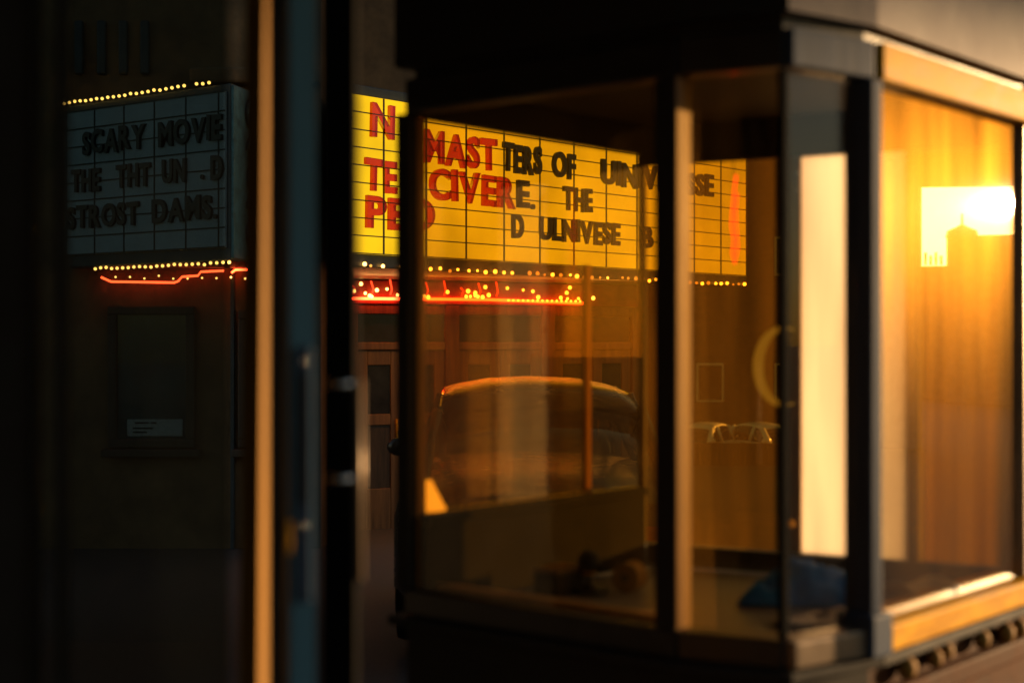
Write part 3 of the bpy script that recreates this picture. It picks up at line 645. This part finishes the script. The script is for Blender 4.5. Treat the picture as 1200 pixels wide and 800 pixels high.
# ================================================================ CARS
def make_car(label, group, paint, glass, fat=1.0):
    t = thing("parked_car", label, "car", group)
    L, W = 4.3, 1.72
    # lower body, lofted along x: (x, half width, z bottom, z shoulder)
    secs = [(-2.15, .62, .42, .68), (-2.08, .76, .30, .80), (-1.6, .85, .24, .90), (-.6, .86, .22, .93), (.5, .86, .22, .92), (1.2, .85, .24, .88), (1.8, .80, .28, .80), (2.08, .70, .34, .70), (2.15, .58, .42, .62)]
    mb = MB(); rings = []
    for x, hw, zb, zs in secs:
        prof = [(-hw * .9, zb), (-hw, zb + .12), (-hw, zs - .14), (-hw * .93, zs - .02), (-hw * .6, zs + .015), (0, zs + .03), (hw * .6, zs + .015), (hw * .93, zs - .02), (hw, zs - .14), (hw, zb + .12), (hw * .9, zb)]
        rings.append([mb.bm.verts.new((x, y, z)) for y, z in prof])
    for A, Bq in zip(rings, rings[1:]):
        k = len(A)
        for i in range(k): mb.bm.faces.new((A[i], A[(i + 1) % k], Bq[(i + 1) % k], Bq[i]))
    mb.bm.faces.new(rings[0]); mb.bm.faces.new(rings[-1][::-1])
    mb.build("body", paint, t, smooth=True)
    # cabin outline along x
    cab = [(-1.95, .86, .70), (-1.70, 1.16, .64), (-1.35, 1.38, .60), (-.8, 1.475, .585), (-.1, 1.50, .58), (.35, 1.465, .58), (.62, 1.38, .60), (1.3, .90, .70)]
    def roof(i0, i1, edge, zoff=0.0):
        q = MB(); rr = []
        for x, z, hw in cab[i0:i1]:
            rr.append([q.bm.verts.new((x, y * hw, z + zoff - 0.075 * abs(y) ** 2.6)) for y in (-1, -.85, -.5, 0, .5, .85, 1)])
        for A, Bq in zip(rr, rr[1:]):
            for i in range(6): q.bm.faces.new((A[i], A[i + 1], Bq[i + 1], Bq[i]))
        return q
    roof(2, 7, 1).build("roof", paint, t, smooth=True, solid=0.04 * fat)
    roof(0, 3, 1).build("rear_window", glass, t, smooth=True, solid=0.008)
    roof(6, 8, 1).build("windscreen", glass, t, smooth=True, solid=0.008)
    for sgn in (-1, 1):
        q = MB()
        def sp(i, f):
            x, z, hw = cab[i]; zb = .90; return (x, sgn * (hw + (.80 - hw) * (1 - f)), zb + (z - .05 - zb) * f)
        top = [q.bm.verts.new(sp(i, 1)) for i in range(1, 7)]; bot = [q.bm.verts.new(sp(i, 0)) for i in range(1, 7)]
        for i in range(5): q.bm.faces.new((bot[i], bot[i + 1], top[i + 1], top[i]))
        q.build("side_window", glass, t, solid=0.008)
        for i0, w_ in ((1, .05), (3, .045), (6, .045)):
            x, z, hw = cab[i0]
            MB().tube([(x, sgn * .80, .88), (x, sgn * (hw + .005), z - .05)], w_ * .6 * fat, 8).build("pillar", paint, t, smooth=True)
        MB().tube([(cab[6][0], sgn * .59, 1.36), (1.3, sgn * .70, .90)], .03 * fat, 8).build("pillar", paint, t, smooth=True)
        MB().tube([(-1.35, sgn * .60, 1.35), (-1.95, sgn * .70, .88)], .035 * fat, 8).build("pillar", paint, t, smooth=True)
        MB().obox((-2.11, sgn * .60, .70), Vector((1, 0, 0)), Vector((0, 1, 0)), Vector((0, 0, 1)), .03, .13, .06).build("tail_light", M['redlens'], t, bevel=0.02)
        MB().obox((2.09, sgn * .52, .60), Vector((1, 0, 0)), Vector((0, 1, 0)), Vector((0, 0, 1)), .03, .14, .055).build("headlight", M['chrome'], t, bevel=0.02)
        MB().ball((.75, sgn * .93, .98), .085, 10, (.6, 1, .8)).build("wing_mirror", paint, t, smooth=True)
        for x in (-1.3, 1.3):
            wh = MB().lathe((x, sgn * .74, .31), [(.19, -.10), (.30, -.10), (.315, -.06), (.315, .06), (.30, .10), (.19, .10)], 26, Vector((0, 1, 0))).build("wheel", M['rubber'], t, smooth=False)
            MB().lathe((x, sgn * .80, .31), [(.05, -.05), (.185, -.05), (.185, .05), (.15, .03), (.05, .05)], 20, Vector((0, 1, 0))).build("rim", M['bronze'], wh)
    return t
c1 = make_car("dark brown car with a pale rounded roofline parked in front of the cinema doors", "cars parked along the street", M['carbrown'], M['carglass'])
c1.location = (0.12, 9.75, gz(9.75)); c1.rotation_euler = (0, 0, rad(92))
c2 = make_car("silver car with a red tail light, left one of the two far cars", "cars parked along the street", M['carsilver'], M['cardark'], 3.0)
c2.location = (7.3, 53, gz(53) - 0.14); c2.rotation_euler = (0, 0, rad(64))
c3 = make_car("silver car with bright rounded roof, right one of the two far cars", "cars parked along the street", M['carsilver'], M['cardark'], 3.0)
c3.location = (9.2, 53.4, gz(53.4) - 0.14); c3.rotation_euler = (0, 0, rad(112))
t = thing("board_fence", "low brown board fence in front of the two far cars", "fence")
mb = MB()
for i in range(60): mb.box(3 + i * .2, 3.19 + i * .2, 49.9, 49.95, gz(50) - .14, -2.02 + random.uniform(-.02, .02))
mb.build("boards", M['amberwood'], t); MB().box(3, 15, 49.96, 50.02, -2.3, -2.2).build("rail", M['darkwood'], t)

# ================================================================ FAR BUILDINGS
def block(name, label, x0, x1, y0, y1, z0, z1, m, win=None):
    t = thing(name, label, "building")
    MB().box(x0, x1, y0, y1, z0, z1).build("wall", m, t)
    if win:
        nx_, nz_ = win
        for i in range(nx_):
            for j in range(nz_):
                cx_ = x0 + (x1 - x0) * (i + .5) / nx_; cz = z0 + 1.5 + (z1 - z0 - 2) * (j + .5) / nz_
                f = MB().box(cx_ - .6, cx_ + .6, y0 - .08, y0 - .003, cz - .85, cz + .85).build("window", M['white'], t, bevel=0.02)
                MB().box(cx_ - .5, cx_ + .5, y0 - .10, y0 - .081, cz - .75, cz + .75).build("pane", M['glassdark'], f)
    return t
block("brick_building", "brown brick building closing the street behind the two far cars", 3.5, 24, 62, 74, -4.5, 14, M['brickred'], (6, 3))
# silhouettes mirrored in the street side glass
sil = thing("town_hall", "dark hall with a small finial on its roof against the sunset, mirrored in the glass", "building")
def az(deg, dist): return Vector((1.0 + math.sin(rad(deg)) * dist, 3.3 + math.cos(rad(deg)) * dist))
def azblock(root, a0, a1, dist, z1, name="wall", m=None, depth=8):
    p, q = az(a1, dist), az(a0, dist)
    return MB().seg(p, q, 0, depth, -7, z1).build(name, m or M['brickgrey'], root)
azblock(sil, 58.0, 66.2, 80, 7.45)
p = az(65.6, 79); MB().lathe((p.x, p.y, 7.3), [(.9, 0), (.8, .35), (.35, .55), (.08, .7), (.06, 1.3)], 12).build("finial", M['darkwood'], sil)
sil2 = thing("terrace_house", "lower flat roofed house with chimney pots beside the hall, mirrored in the glass", "house")
azblock(sil2, 65.4, 69.5, 92, 6.4)
mb = MB()
for k in range(5): p = az(66.4 + .2 * k, 91); mb.tube([(p.x, p.y, 6.4), (p.x, p.y, 7.0 + .2 * (k % 2))], 0.09, 6)
mb.build("chimney_pot", M['darkwood'], sil2)
can = thing("street_canopy", "flat canopy over the far kerb on a square stone pillar, mirrored in the glass", "canopy")
O_ = Vector((0.898, 3.151))
def az2(deg, dist): return Vector((O_.x + math.sin(rad(deg)) * dist, O_.y + math.cos(rad(deg)) * dist))
c0, c1_, c2_, c3_ = az2(71, 23.5), az2(55, 25.0), az2(55, 31), az2(71, 29)
MB().quadbox([c0, c3_, c2_, c1_], 4.92, 6.6).build("slab", M['soot'], can, bevel=0.02)
P = az2(68.7, 24.6); MB().obox((P.x, P.y, 1.4), Vector((.93, -.37, 0)), Vector((.37, .93, 0)), Vector((0, 0, 1)), .52, .5, 3.5).build("pillar", M['stone'], can, bevel=0.01)
block("corner_block", "tall brick block further down the street on the right", 40, 60, 36, 64, -3, 16, M['brickgrey'])  # out of view, added to keep the low sun off the marquees
